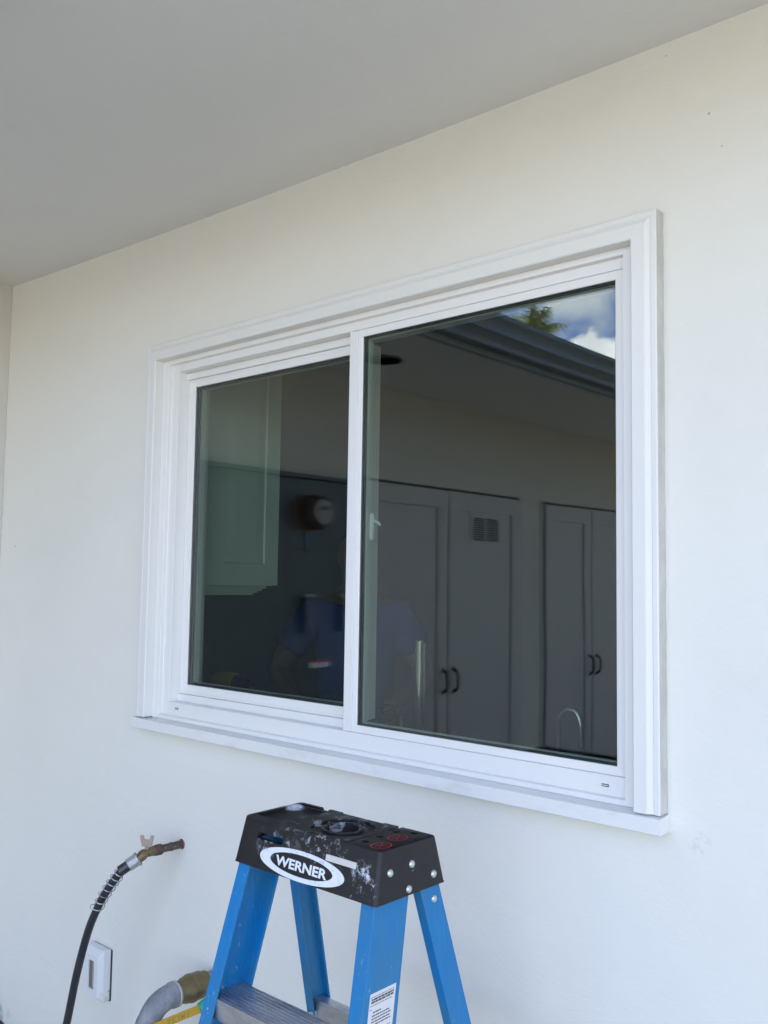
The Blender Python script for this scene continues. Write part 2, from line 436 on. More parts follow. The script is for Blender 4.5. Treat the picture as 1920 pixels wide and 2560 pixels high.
# sliding track step, left half, head and foot
bm = bmesh.new()
rects(bm, [(.1095, .815, .0530, 1.002, .0336), (.1100, .815, .0722, .9835, .0336), (.1104, .815, .0732, .9825, .0350), (.1104, .815, .0732, .9825, .10)])
finish('track', bm, vinyl, win)
# left sash: thin groove ring then face, glazing bead
bm = bmesh.new()
rects(bm, [(.1108, .822, .0736, .9821, .080), (.1108, .822, .0736, .9821, .0424), (.1118, .821, .0746, .9811, .0412), (.1180, .815, .0800, .9760, .0412), (.1183, .8147, .0803, .9757, .0422), (.1187, .8143, .0807, .9753, .0412),
           (.1402, .785, .0995, .9600, .0412), (.1412, .784, .1005, .9590, .0425), (.1412, .784, .1005, .9590, .0455)])
rects(bm, [(.1412, .784, .1005, .9590, .0635), (.1480, .778, .1060, .9540, .0645), (.1480, .778, .1060, .9540, .078), (.1108, .822, .0736, .9821, .080)])
s1 = finish('sash', bm, vinyl, win)
# meeting post
bm = boxes((.7985, .8255, .0062, .0412, .0532, 1.0018))
pst = finish('mullion', bm, vinyl, win, bevel=.0012)
# right pane's frame: flush ring, groove, glazing bead
bm = bmesh.new()
rects(bm, [(.8258, 1.5192, .0531, 1.0021, .0415), (.8258, 1.5192, .0531, 1.0021, .0079), (.8268, 1.5182, .0541, 1.0011, .0070), (.8388, 1.4997, .0690, .9862, .0085), (.8400, 1.4985, .0700, .9850, .0095), (.8400, 1.4985, .0700, .9850, .0115)])
rects(bm, [(.8400, 1.4985, .0700, .9850, .0268), (.8450, 1.4935, .0750, .9800, .0275), (.8450, 1.4935, .0750, .9800, .0400), (.8435, 1.4950, .0735, .9815, .0415), (.8258, 1.5192, .0531, 1.0021, .0415)])
s2 = finish('sash', bm, vinyl, win)
def pane(xl, xr, zb, zt, y, name='glass_pane'):
    bm = bmesh.new(); rects(bm, [(xl, xr, zb, zt, y), (xl, xr, zb, zt, y+.004)], True, True); return finish(name, bm, glass, win)
pane(.1407, .7845, .1000, .9595, .0460); pane(.1407, .7845, .1000, .9595, .0590)
pane(.8395, 1.4990, .0695, .9855, .0118); pane(.8395, 1.4990, .0695, .9855, .0228)
bm = bmesh.new()
rects(bm, [(.1413, .7839, .1006, .9589, .0505), (.1470, .778, .1062, .9533, .0505), (.1470, .778, .1062, .9533, .0585), (.1413, .7839, .1006, .9589, .0585), (.1413, .7839, .1006, .9589, .0505)])
rects(bm, [(.8401, 1.4984, .0701, .9849, .0160), (.8440, 1.4945, .0740, .9811, .0160), (.8440, 1.4945, .0740, .9811, .0226), (.8401, 1.4984, .0701, .9849, .0226), (.8401, 1.4984, .0701, .9849, .0160)])
finish('glass_spacer', bm, spacer, win)
# latch on the room side of the meeting post
bm = bmesh.new()
tube(bm, smooth_path([(.846, .081, .500), (.8475, .079, .512), (.848, .079, .535), (.848, .079, .552), (.846, .081, .565)], 5), [.004]+[.0085]*19+[.004, ], 10) if False else None
lathe(bm, (.8445, .0455, .498), (0, 0, 1), [(0, .001), (.003, .006), (.012, .0085), (.055, .0085), (.064, .006), (.067, .001)], 14)
tube(bm, smooth_path([(.845, .046, .540), (.855, .044, .5435), (.865, .043, .5415), (.874, .043, .534)], 6), [.0045]*8+[.0038]*8+[.003]*3, 10)
auto_smooth(finish('latch', bm, vinyl, win))
# weep covers on the lower rail
for x, z in ((1.4767, .0336), (.1488, .0368)):
    bm = boxes((x-.007, x+.007, .0035, .0052, z-.0022, z+.0022))
    finish('weep_slot', bm, dark, win)
    bm = boxes((x-.0065, x+.0065, .0030, .0050, z-.0006, z+.0009))
    finish('weep_flap', bm, vinyl, win)

# ------------------------------------------------------------------ closet doors, in the wing wall (seen in the glass)
dw = paint('door_paint', (.50, .48, .48), .45)
hw = Mat('black_iron', (.012, .012, .013), .4, .5).m
def closet_door(y0, y1, hinge_gap, handle_y, vent=False):
    """y0>y1 real y, on the wing wall"""
    d = bpy.data.objects.new('door', None); COL.objects.link(d); d.parent = house; d.location = (XW, (y0+y1)/2, 0)
    ya, yb = (y1-y0)/2, (y0-y1)/2
    H_ = 2.085
    fr_w = .098
    bm = bmesh.new()
    g = .007
    # slab with a recessed flat panel
    def lp(a, b, c, e, x): return [bm.verts.new(p) for p in ((x, a, c), (x, b, c), (x, b, e), (x, a, e))]
    L_ = [lp(ya+g, yb-g, .02, H_-.006, .001), lp(ya+g, yb-g, .02, H_-.006, .022), lp(ya+fr_w, yb-fr_w, .12, H_-.105, .022), lp(ya+fr_w+.004, yb-fr_w-.004, .124, H_-.109, .010)]
    for p, q in zip(L_, L_[1:]):
        for k in range(4): bm.faces.new((p[k], p[(k+1) % 4], q[(k+1) % 4], q[k]))
    bm.faces.new(L_[-1])
    finish('door_leaf', bm, dw, d)
    bm = boxes((-.002, .0005, ya, yb, .0, H_+.012)); finish('door_gap', bm, dark, d)
    hy = handle_y - (y0+y1)/2
    bm = bmesh.new()
    tube(bm, smooth_path([(.022, hy, .925), (.046, hy, .935), (.056, hy, .960), (.058, hy, .988), (.056, hy, 1.016), (.046, hy, 1.041), (.022, hy, 1.051)], 6), .0085, 10)
    for zz in (.922, 1.054): lathe(bm, (.0225, hy, zz), (1, 0, 0), [(0, .012), (.006, .012), (.010, .007), (.012, .001)], 14)
    auto_smooth(finish('handle', bm, hw, d))
    if vent:
        c = 0.5*(.04-3.137 + .04-2.881) - (y0+y1)/2
        bm = boxes((.0105, .016, c-.155, c+.155, 1.772, 1.803), (.0105, .016, c-.155, c+.155, 1.941, 1.982), (.0105, .016, c-.155, c-.128, 1.803, 1.941), (.0105, .016, c+.128, c+.155, 1.803, 1.941), (.0105, .016, c-.007, c+.007, 1.803, 1.941))
        for k in range(10):
            z = 1.8075 + k*.0138
            v = box(bm, .0112, .0150, c-.128, c+.128, z, z+.0030)
            for q in v:
                if q.co.x > .013: q.co.z -= .002
        vt = finish('vent', bm, dw, d)
        bm = boxes((.0101, .0108, c-.128, c+.128, 1.803, 1.941)); finish('vent_opening', bm, dark, vt)
    return d
closet_door(-1.875, -2.603, 1, -2.555)
closet_door(-2.603, -3.336, 1, -2.655, vent=True)
closet_door(-3.637, -4.25, 1, -4.205)
closet_door(-4.25, -4.86, 1, -4.305)
# slim casing round each pair
for ya, yb in ((-1.868, -1.835), (-3.375, -3.342), (-3.631, -3.600), (-4.90, -4.866)):
    part('door_casing', boxes((XW+.0005, XW+.007, ya, yb, .0, 2.10)), dw)

# ------------------------------------------------------------------ electricity panel with its meter
pm = paint('panel_paint', (.060, .075, .095), .45)
pan = thing('electrical_panel', 'dark blue grey electricity panel with a glass meter on the side wing', 'electrical panel', (XW, -1.215, 0))
ox = -(-1.27)
bm = boxes((.001, .05, -1.80+ox, -.70+ox, .62, 2.04))
finish('cabinet', bm, pm, pan, bevel=.004)
bm = boxes((.001, .062, -1.81+ox, -.69+ox, 2.041, 2.062)); finish('top_flange', bm, pm, pan, bevel=.003)
bm = boxes((.0502, .0525, -1.79+ox, -1.302+ox, .63, 1.694), (.0502, .0525, -1.79+ox, -1.302+ox, 1.70, 2.03), (.0502, .0525, -1.294+ox, -.71+ox, .63, 2.03))
finish('cover', bm, pm, pan, bevel=.001)
my, mz = -1.435+ox, 1.875
bm = bmesh.new(); lathe(bm, (.0525, my, mz), (1, 0, 0), [(0, .093), (.012, .093), (.014, .090), (.03, .088)], 40)
auto_smooth(finish('meter_ring', bm, Mat('copper_ring', (.38, .15, .07), .4, .7).m, pan))
bm = bmesh.new(); lathe(bm, (.083, my, mz), (1, 0, 0), [(0, .086), (.045, .084), (.064, .074), (.072, .055), (.074, .001)], 40)
auto_smooth(finish('meter_dome', bm, Mat('dark_meter_glass', (.06, .025, .022), .2).m, pan), 50)
bm = bmesh.new(); lathe(bm, (.158, my, mz), (1, 0, 0), [(0, .06), (.004, .06), (.0045, .001)], 40)
auto_smooth(finish('meter_dial', bm, Mat('dial_grey', (.24, .22, .22), .4).m, pan))
bm = boxes((.1627, .164, my-.022, my+.022, mz+.008, mz+.030)); finish('meter_display', bm, dark, pan)
bm = boxes((.0525, .065, my-.02, my+.02, mz-.135, mz-.10), (.0525, .060, my+.0, my+.012, mz-.19, mz-.137)); finish('meter_seal', bm, Mat('seal_tag', (.03, .08, .25), .4).m, pan)
for yy in (-1.422, -1.667):
    bm = boxes((.0525, .090, yy-.028+ox, yy+.028+ox, 1.305, 1.47)); hd = finish('breaker_cover', bm, paint('breaker_grey', (.10, .10, .11), .35), pan, bevel=.006)
    bm = boxes((.0525, .094, yy-.034+ox, yy+.034+ox, 1.471, 1.486)); finish('cover_cap', bm, paint('cap_grey', (.4, .4, .42), .3), hd, bevel=.002)
bm = boxes((.0525, .0535, -1.59+ox, -1.46+ox, 1.135, 1.172)); sg = finish('warning_label', bm, paint('label_white', (.7, .68, .7), .4), pan)
bm = boxes((.0536, .0538, -1.59+ox, -1.46+ox, 1.172-.012, 1.172)); finish('label_band', bm, Mat('label_red', (.5, .04, .05), .4).m, sg)
bm = bmesh.new()
pts = [(0, .012), (-.006, 0), (0, .001), (-.003, -.012), (.007, .003), (.001, .002), (.006, .012)]
vs = [bm.verts.new((.0537, -1.525+ox+a, 1.148+b)) for a, b in pts]; bm.faces.new(vs)
finish('bolt_mark', bm, dark, sg)

# ------------------------------------------------------------------ kitchen things behind the glass
cabm = Mat('cabinet_paint', (.70, .76, .66), .4); cabm.over(cabm.ramp(cabm.noise(6, 4), .4, .8, 0, .3), (.62, .68, .59)); cabm = cabm.m
kc = thing('kitchen_cabinet', 'pale green wall cabinet with raised panel door behind the left pane', 'cabinet', (-.15, .32, 1.53))
bm = boxes((-.46, .178, -.155, .135, .0005, .95)); finish('carcass', bm, cabm, kc)
bm = bmesh.new()
def dl(a, b, c, e, x): return [bm.verts.new(p) for p in ((x, a, c), (x, b, c), (x, b, e), (x, a, e))]
L_ = [dl(-.154, .138, .003, .94, .1785), dl(-.154, .138, .003, .94, .200), dl(-.085, .082, .072, .875, .200), dl(-.082, .079, .075, .872, .194), dl(-.045, .045, .112, .835, .1985)]
for p, q in zip(L_, L_[1:]):
    for k in range(4): bm.faces.new((p[k], p[(k+1) % 4], q[(k+1) % 4], q[k]))
bm.faces.new(L_[-1]); finish('door', bm, cabm, kc)
bm = bmesh.new()
for i, (zz, yy, xx) in enumerate(((0, .112, .176), (-.008, .100, .168), (-.014, .088, .160), (-.021, .078, .150))):
    box(bm, -.46, xx, -.155, yy, zz-.0078, zz-.0002)
finish('light_rail', bm, cabm, kc)
ct = Mat('dark_counter', (.03, .03, .035), .35).m
kt = thing('kitchen_counter', 'dark kitchen counter running below the window inside', 'counter', (1.4, .45, 0))
bm = boxes((-2.019, 1.6, -.299, .17, 1.02, 1.06)); finish('countertop', bm, paint('counter_grey', (.13, .13, .135), .3), kt, bevel=.004)
bm = boxes((-2.019, 1.6, -.28, .14, -.04, 1.019)); finish('base_cabinet', bm, rp, kt)
chrome = Mat('chrome', (.40, .41, .40), .16, 1.0).m
fa = thing('faucet', 'tall chrome gooseneck faucet behind the right pane', 'faucet', (1.20, .30, 1.06))
bm = bmesh.new(); tube(bm, smooth_path([(0, 0, .0), (0, 0, .12), (.002, 0, .17), (.012, 0, .198), (.035, 0, .208), (.055, 0, .190), (.060, 0, .13)], 8), .0075, 14); auto_smooth(finish('spout', bm, chrome, fa))
bm = bmesh.new(); lathe(bm, (0, 0, 0), (0, 0, 1), [(0, .024), (.01, .024), (.014, .016), (.05, .014)], 24); auto_smooth(finish('faucet_base', bm, chrome, fa))
rd = thing('towel_holder', 'upright chrome paper towel rod behind the right pane beside the meeting post', 'holder', (.787, .30, 1.06))
bm = bmesh.new(); tube(bm, [(0, 0, 0), (0, 0, .34)], .012, 16); tube(bm, [(.018, 0, .01), (.018, 0, .335)], .0035, 8); auto_smooth(finish('rod', bm, chrome, rd))
bm = bmesh.new(); lathe(bm, (0, 0, 0), (0, 0, 1), [(0, .06), (.008, .06), (.012, .02)], 24); auto_smooth(finish('rod_base', bm, chrome, rd))
so2 = bmesh.new(); lathe(so2, (.727, .30, 1.061), (0, 0, 1), [(0, .018), (.05, .018), (.07, .006), (.14, .0055), (.142, .001)], 16)
tag(auto_smooth(finish('soap_dispenser', so2, chrome)), 'small chrome soap dispenser inside beside the meeting post', 'dispenser')
# drill lying on a sill-high shelf inside the left pane
yl = Mat('yellow_plastic', (.55, .38, .03), .45).m
dr = thing('power_drill', 'yellow and black cordless drill inside the left pane at the bottom', 'drill', (-.13, .42, 1.061))
bm = bmesh.new(); lathe(bm, (-.07, 0, .148), (1, 0, 0), [(0, .02), (.005, .030), (.08, .032), (.10, .028), (.102, .001)], 20); auto_smooth(finish('motor_body', bm, yl, dr))
bm = bmesh.new(); lathe(bm, (.033, 0, .148), (1, 0, 0), [(0, .026), (.02, .026), (.05, .018), (.052, .006), (.09, .003)], 20); auto_smooth(finish('chuck', bm, dark, dr))
bm = bmesh.new(); tube(bm, [(-.02, 0, .130), (-.028, 0, .06), (-.03, 0, .03)], [.02, .018, .022], 14); auto_smooth(finish('grip', bm, dark, dr))
bm = boxes((-.075, .03, -.03, .03, .0, .034)); finish('battery', bm, yl, dr, bevel=.006)

# ------------------------------------------------------------------ stepladder
LX, LY, LZ = 1.1897, -.4075, 1.1359
lad = thing('stepladder', 'blue fiberglass stepladder with a paint smeared black top in front of the window', 'ladder', (LX, LY, 0))
def paint_smears(m, spots, scale=(1, 1, 1)):
    for (c, r, col, sc, lo) in spots:
        f = m.math('MULTIPLY', m.ramp(m.noise(sc, 7, .72, sc=scale, dist=.6, loc=(c[0]*7, c[1]*9, 3)), lo, lo+.10), m.spot(c, r, .35))
        m.over(f, col)
cp = Mat('black_cap_plastic', (.012, .011, .012), .45, spec=.4)
cp.over(cp.ramp(cp.noise(60, 5, .7), .5, .8, 0, .5), (.035, .031, .031))
WHT = (.56, .59, .66); GRY = (.27, .28, .30)
z_ = LZ
paint_smears(cp, [((-.02, .0, z_), .095, GRY, 34, .52), ((.03, -.07, z_), .07, GRY, 40, .58), ((-.085, .03, z_), .06, GRY, 38, .58),
                  ((-.145, .035, z_-.004), .022, WHT, 30, .38), ((.03, -.02, z_-.012), .024, (.40, .42, .58), 55, .38), ((.05, .05, z_), .06, GRY, 36, .52),
                  ((.132, -.075, z_-.04), .028, WHT, 65, .52), ((.148, -.078, z_-.055), .021, WHT, 80, .54), ((.120, -.08, z_-.062), .018, WHT, 90, .60),
                  ((.02, -.072, z_-.012), .040, WHT, 75, .56), ((.075, -.07, z_-.015), .035, GRY, 70, .54), ((-.09, -.072, z_-.035), .035, (.30, .34, .42), 60, .54), ((-.045, -.072, z_-.02), .03, GRY, 70, .54),
                  ((.165, .0, z_-.05), .02, GRY, 90, .60)])
cp.bump(cp.noise(300, 3, .6), .25, .0006); cp = cp.m
def baked(o, cutters):
    for c in cutters:
        m = o.modifiers.new('cut', 'BOOLEAN'); m.operation = 'DIFFERENCE'; m.solver = 'EXACT'; m.object = c
    dg = bpy.context.evaluated_depsgraph_get(); dg.update()
    me = bpy.data.meshes.new_from_object(o.evaluated_get(dg)); me.name = o.name
    o.modifiers.clear(); o.data = me
    for c in cutters: bpy.data.objects.remove(c, do_unlink=True)
def frustum(bm, a, b, z0, c, d, z1, r=0.0):
    # half sizes a,b at z0 (top), c,d at z1 (bottom)
    def ring(a, b, z):
        if not r: return [bm.verts.new(p) for p in ((-a, -b, z), (a, -b, z), (a, b, z), (-a, b, z))]
        out = []
        for sx, sy, t0 in ((1, 1, 0), (-1, 1, 90), (-1, -1, 180), (1, -1, 270)):
            for k in range(5):
                t = R(t0 + 22.5*k); out.append(bm.verts.new((sx*(a-r) + r*math.cos(t), sy*(b-r) + r*math.sin(t), z)))
        return out
    t = ring(a, b, z0); q = ring(c, d, z1); n = len(t)
    for k in range(n): bm.faces.new((t[k], t[(k+1) % n], q[(k+1) % n], q[k]))
    bm.faces.new(t); bm.faces.new(q[::-1])
hL, hD, hL2, hD2, CH = .1626, .0695, .1689, .0864, .0772
bm = bmesh.new()
frustum(bm, hL-.0015, hD-.0015, 0, hL, hD, -.0015, .008); bm.free()
bm = bmesh.new()
secs = [(hL-.004, hD-.004, 0), (hL-.0012, hD-.0012, -.0012), (hL, hD, -.004), (hL2-.0005, hD2-.0005, -CH+.003), (hL2+.0005, hD2+.0005, -CH)]
prev = None
for a, b, z in secs:
    cur = []
    r = .0075
    for sx, sy, t0 in ((1, 1, 0), (-1, 1, 90), (-1, -1, 180), (1, -1, 270)):
        for k in range(5):
            t = R(t0 + 22.5*k); cur.append(bm.verts.new((sx*(a-r) + r*math.cos(t), sy*(b-r) + r*math.sin(t), z)))
    if prev:
        for k in range(20): bm.faces.new((prev[k], prev[(k+1) % 20], cur[(k+1) % 20], cur[k]))
    else: bm.faces.new(cur)
    prev = cur
bm.faces.new(prev[::-1])
cap = finish('top_cap', bm, None, None)
cutters = []
def cutter(bm):
    c = finish('cutter', bm, None); cutters.append(c)
def cbox(*b): cutter(boxes(b))
def ccyl(x, y, z0, z1, r, n=40, ex=1.0):
    bm = bmesh.new()
    a = [bm.verts.new((x + r*ex*math.cos(2*math.pi*k/n), y + r*math.sin(2*math.pi*k/n), z0)) for k in range(n)]
    b = [bm.verts.new((v.co.x, v.co.y, z1)) for v in a]
    for k in range(n): bm.faces.new((a[k], a[(k+1) % n], b[(k+1) % n], b[k]))
    bm.faces.new(a[::-1]); bm.faces.new(b); cutter(bm)
bm = bmesh.new(); frustum(bm, hL-.006, hD-.006, -.020, hL2-.0052, hD2-.0052, -CH-.01); cutter(bm)
# ring shaped bucket recess with a raised lip and a deeper cup
bm = bmesh.new(); n = 48
def ringcut(bm, x, y, r0, r1, z0, z1):
    L_ = []
    for r, z in ((r0, z0), (r1, z0), (r1, z1), (r0, z1)):
        L_.append([bm.verts.new((x + r*math.cos(2*math.pi*k/n), y + r*math.sin(2*math.pi*k/n), z)) for k in range(n)])
    for i in range(4):
        p, q = L_[i], L_[(i+1) % 4]
        for k in range(n): bm.faces.new((p[k], p[(k+1) % n], q[(k+1) % n], q[k]))
ringcut(bm, .022, -.008, .036, .055, -.005, .01); cutter(bm)
ccyl(.022, -.008, -.014, .01, .0315)
# tool tray on the left, shallow slots, notches in the rear edge
cbox(-.150, -.070, -.052, .046, -.0045, .01)
cbox(-.146, -.074, .049, .058, -.008, .01)
cbox(-.103, -.080, .058, .12, -.006, .01)
cbox(-.052, .052, .060, .12, -.0035, .01)
cbox(.0795, .092, .050, .12, -.007, .01)
cbox(.086, .0885, -.0660, .060, -.003, .01)
for x, y in ((.1055, -.0425), (.1026, -.005), (.103, .0356), (.130, .050)): ccyl(x, y, -.03, .01, .0062, 20, 1.15)
# two long slots through the front wall
def slotcut(x0, x1, z, h):
    bm = bmesh.new(); pts = []
    for s, cx in ((1, x1-h/2), (-1, x0+h/2)):
        for k in range(9):
            t = R(-90 + 180*k/8); pts.append((cx + s*math.cos(t)*h/2, z + s*math.sin(t)*h/2))
    a = [bm.verts.new((x, -.13, zz)) for x, zz in pts]; b = [bm.verts.new((x, -.03, zz)) for x, zz in pts]; n = len(pts)
    for k in range(n): bm.faces.new((a[k], a[(k+1) % n], b[(k+1) % n], b[k]))
    bm.faces.new(a[::-1]); bm.faces.new(b); cutter(bm)
slotcut(-.121, -.054, -.0262, .0105)
baked(cap, cutters)
cap.data.materials.clear(); cap.data.materials.append(cp)
# shift mesh data so that the smears, which are laid out in the ladder's own space, land right
cap.data.transform(Matrix.Translation((0, 0, LZ))); cap.parent = lad
auto_smooth(cap, 30)
# frame of the sloping front face
fv = Vector((0, (hD2-hD), CH)).normalized(); fn = Vector((1, 0, 0)).cross(fv)
fn = fn if fn.y < 0 else -fn
def F(u, v, n=0.0): return Vector((0, -hD, LZ)) + Vector((u, 0, 0)) + fv*v + fn*n
FM = Matrix((Vector((1, 0, 0)), fv, fn)).transposed().to_4x4(); FM.translation = Vector((0, -hD, LZ))
logo_w = Mat('logo_white', (.70, .73, .80), .5); logo_w.over(logo_w.ramp(logo_w.noise(70, 6, .75, loc=(2, 2, 2)), .54, .72, 0, .8), (.20, .20, .22)); logo_w = logo_w.m
bm = bmesh.new(); n = 64
def ell(a, b, cx, cy, z): return [bm.verts.new(FM @ Vector((cx + a*math.cos(2*math.pi*k/n), cy + b*math.sin(2*math.pi*k/n), z))) for k in range(n)]
o1, i1 = ell(.1005, .0237, -.0035, -.0553, .0006), ell(.0745, .0168, -.0035, -.0550, .0006)
o0, i0 = ell(.1005, .0237, -.0035, -.0553, -.001), ell(.0745, .0168, -.0035, -.0550, -.001)
for p, q in ((o1, i1), (o0, o1), (i1, i0)):
    for k in range(n): bm.faces.new((p[k], p[(k+1) % n], q[(k+1) % n], q[k]))
logo = finish('logo', bm, logo_w, lad)
def text_mesh(name, body, u0, u1, v0, v1, M, mat, parent, depth=.0006, off=.03, extr=.0006):
    cu = bpy.data.curves.new(name, 'FONT'); cu.body = body; cu.size = 1; cu.offset = off; cu.resolution_u = 3
    to = bpy.data.objects.new(name + '_tmp', cu); COL.objects.link(to)
    dg = bpy.context.evaluated_depsgraph_get(); dg.update()
    me = bpy.data.meshes.new_from_object(to.evaluated_get(dg)); bpy.data.objects.remove(to, do_unlink=True)
    xs = [v.co.x for v in me.vertices]; ys = [v.co.y for v in me.vertices]
    x0, x1, y0, y1 = min(xs), max(xs), min(ys), max(ys)
    for v in me.vertices:
        v.co = M @ Vector((u0 + (v.co.x-x0)/(x1-x0)*(u1-u0), v0 + (v.co.y-y0)/(y1-y0)*(v1-v0), depth))
    me.name = name; me.materials.append(mat)
    o = bpy.data.objects.new(name, me); COL.objects.link(o); o.parent = parent; return o
text_mesh('lettering', 'WERNER', -.0640, .0590, -.0640, -.0480, FM, logo_w, logo, off=.035)
# pale slot plate on the right of the logo
bm = bmesh.new()
def plate(bm, M, u0, u1, v0, v1, n0, n1):
    vs = box(bm, u0, u1, v0, v1, n0, n1)
    for v in vs: v.co = M @ v.co
plate(bm, FM, .0497, .1170, -.0345, -.0245, -.001, .0007); finish('slot_insert', bm, paint('insert_white', (.60, .58, .54), .5), lad, bevel=.0008)
# red no-standing marks on the top
redm = Mat('red_print', (.42, .03, .04), .5); redm.over(redm.ramp(redm.noise(120, 4, .7), .5, .7, 0, .8), (.04, .03, .03)); redm = redm.m
for cx, cy in ((.139, -.042), (.129, .010)):
    bm = bmesh.new(); n = 40; r = .0155; z = LZ + .0004
    a = [bm.verts.new((cx + r*math.cos(2*math.pi*k/n), cy + 1.25*r*math.sin(2*math.pi*k/n), z)) for k in range(n)]
    b = [bm.verts.new((cx + (r-.0022)*math.cos(2*math.pi*k/n), cy + (1.25*r-.0022)*math.sin(2*math.pi*k/n), z)) for k in range(n)]
    for k in range(n): bm.faces.new((a[k], a[(k+1) % n], b[(k+1) % n], b[k]))
    for th in (25, 78, 120):
        d = Vector((math.cos(R(th)), math.sin(R(th)), 0)); q = Vector((-d.y, d.x, 0))*.0008; c = Vector((cx, cy, z + .0001*th/25)); L2_ = r*.93
        bm.faces.new([bm.verts.new(p) for p in (c-d*L2_-q, c+d*L2_-q, c+d*L2_+q, c-d*L2_+q)])
    finish('warning_mark', bm, redm, lad)
# rivets
alu = Mat('aluminium', (.62, .63, .65), .38, .9)
alu.over(alu.ramp(alu.noise(22, 6, .7, sc=(.3, 1, 1)), .42, .68, 0, .7), (.25, .29, .40)); alu.over(alu.ramp(alu.noise(90, 5, .7, loc=(4, 0, 0)), .60, .66), (.62, .65, .70))
alu.bump(alu.noise(80, 4, .6), .15, .001); alu = alu.m
rvt = Mat('rivet_metal', (.60, .64, .62), .4, .8).m
rv = Vector((-(hL2-hL), 0, CH)).normalized(); rn = Vector((CH, 0, hL2-hL)).normalized()
def rivet(p, n, parent, r=.0062):
    bm = bmesh.new(); lathe(bm, Vector(p) - Vector(n)*.001, n, [(0, r), (.0018, r), (.0036, r*.75), (.0043, r*.35), (.0045, .0002)], 18)
    auto_smooth(finish('rivet', bm, rvt, parent), 60)
for u, v in ((-.0499, -.035), (.0027, -.0323), (-.0074, -.0684), (.056, -.0589)):
    rivet(Vector((hL, u, LZ)) + rv*v, rn, lad)
    rivet(Vector((-hL, u, LZ)) + Vector((-rv.x, 0, rv.z))*v, Vector((-rn.x, 0, rn.z)), lad)
# rails
fb = Mat('blue_fiberglass', (.002, .165, .42), .42, spec=.45)
fb.over(fb.ramp(fb.noise(13, 6, .65, sc=(1, 1, .35)), .42, .64, 0, .75), (.030, .165, .31))
fb.over(fb.ramp(fb.noise(160, 3, .6, sc=(1, 1, .04)), .45, .75, 0, .35), (.006, .23, .52))
fb.over(fb.math('MULTIPLY', fb.ramp(fb.noise(75, 5, .7, sc=(1, 1, .5)), .60, .70), fb.ramp(fb.noise(6, 3, .6, loc=(2, 5, 1)), .52, .66)), (.42, .50, .60))
fb.over(fb.math('MULTIPLY', fb.ramp(fb.noise(45, 5, .75, loc=(3, 3, 0)), .56, .64), fb.spot((.175, .02, .95), .035)), (.6, .62, .66))
fb.over(fb.math('MULTIPLY', fb.ramp(fb.noise(45, 5, .75, loc=(3, 8, 0)), .52, .62), fb.spot((.183, .07, .80), .05)), (.5, .56, .64))
fb.bump(fb.noise(220, 3, .6, sc=(1, 1, .15)), .2, .0006); fb = fb.m
rail_data = [(0.165-.004, .080, -.242, -.488-LY+.001, .028, .081, 'rail'), (.161, .084, .276, -.379-LY, .018, .049, 'rear_rail')]
rails = {}
for a_, b_, s_, y0_, wf, wd, nm in rail_data:
    for sg in (-1, 1):
        t = .0042
        sec = [(0, 0), (-sg*wf, 0), (-sg*wf, t), (-sg*t, t), (-sg*t, wd-t), (-sg*wf, wd-t), (-sg*wf, wd), (0, wd)]
        P = (sg*a_, y0_, 1.059); D = (sg*b_, s_, -1)
        bm = bmesh.new(); prism(bm, sec, P, D, -.035, 1.059)
        rl = finish(nm, bm, fb, lad, bevel=.0008); rails[nm, sg] = rl
        bm = bmesh.new(); sec2 = [(sg*.003, -.004), (-sg*(wf+.003), -.004), (-sg*(wf+.003), wd+.004), (sg*.003, wd+.004)]
        prism(bm, sec2, P, D, 1.0, 1.0585); finish('foot', bm, dark, lad, bevel=.002)
def rail_pt(nm, sg, z):
    for a_, b_, s_, y0_, wf, wd, n_ in rail_data:
        if n_ == nm:
            t = 1.059 - z; return Vector((sg*(a_ + b_*t), y0_ + s_*t, z)), wf, wd
for zs in (.842, .555, .268):
    p, wf, wd = rail_pt('rail', 1, zs); hw_ = p.x - .0046
    bm = bmesh.new(); y0 = p.y + .002; y1 = p.y + wd - .006
    # ribbed tread: top plate with grooves, folded front and back lips
    yy = y0; top = []
    k = 0
    sec = [(y0, -.034), (y0, 0)]
    nrib = 9; w_ = (y1-y0)/nrib
    for k in range(nrib):
        a0 = y0 + k*w_
        sec += [(a0 + w_*.15, 0), (a0 + w_*.22, -.0022), (a0 + w_*.78, -.0022), (a0 + w_*.85, 0)]
    sec += [(y1, 0), (y1, -.034), (y1-.003, -.034), (y1-.003, -.006), (y0+.003, -.006), (y0+.003, -.034)]
    a = [bm.verts.new((-hw_, y, zs+z)) for y, z in sec]; b = [bm.verts.new((hw_, y, zs+z)) for y, z in sec]
    m_ = len(sec)
    for i in range(m_): bm.faces.new((a[i], a[(i+1) % m_], b[(i+1) % m_], b[i]))
    bm.faces.new(a[::-1]); bm.faces.new(b)
    finish('step', bm, alu, lad)
    for sg in (-1, 1):
        q, _, _ = rail_pt('rail', sg, zs-.050)
        rivet((q.x - sg*.013, q.y, q.z), (0, -1, 0), lad, .0058)
for zb in (.737, .47, .19):
    p, wf, wd = rail_pt('rear_rail', 1, zb); hw_ = p.x - .0046
    bm = boxes((-hw_, hw_, p.y+.010, p.y+.0125, zb-.016, zb+.016), (-hw_, hw_, p.y+.0126, p.y+.032, zb+.0135, zb+.016))
    finish('rear_brace', bm, alu, lad)
rivet((rail_pt('rear_rail', 1, 1.035)[0].x+.0002, rail_pt('rear_rail', 1, 1.035)[0].y+.028, 1.035), (1, 0, .08), lad)
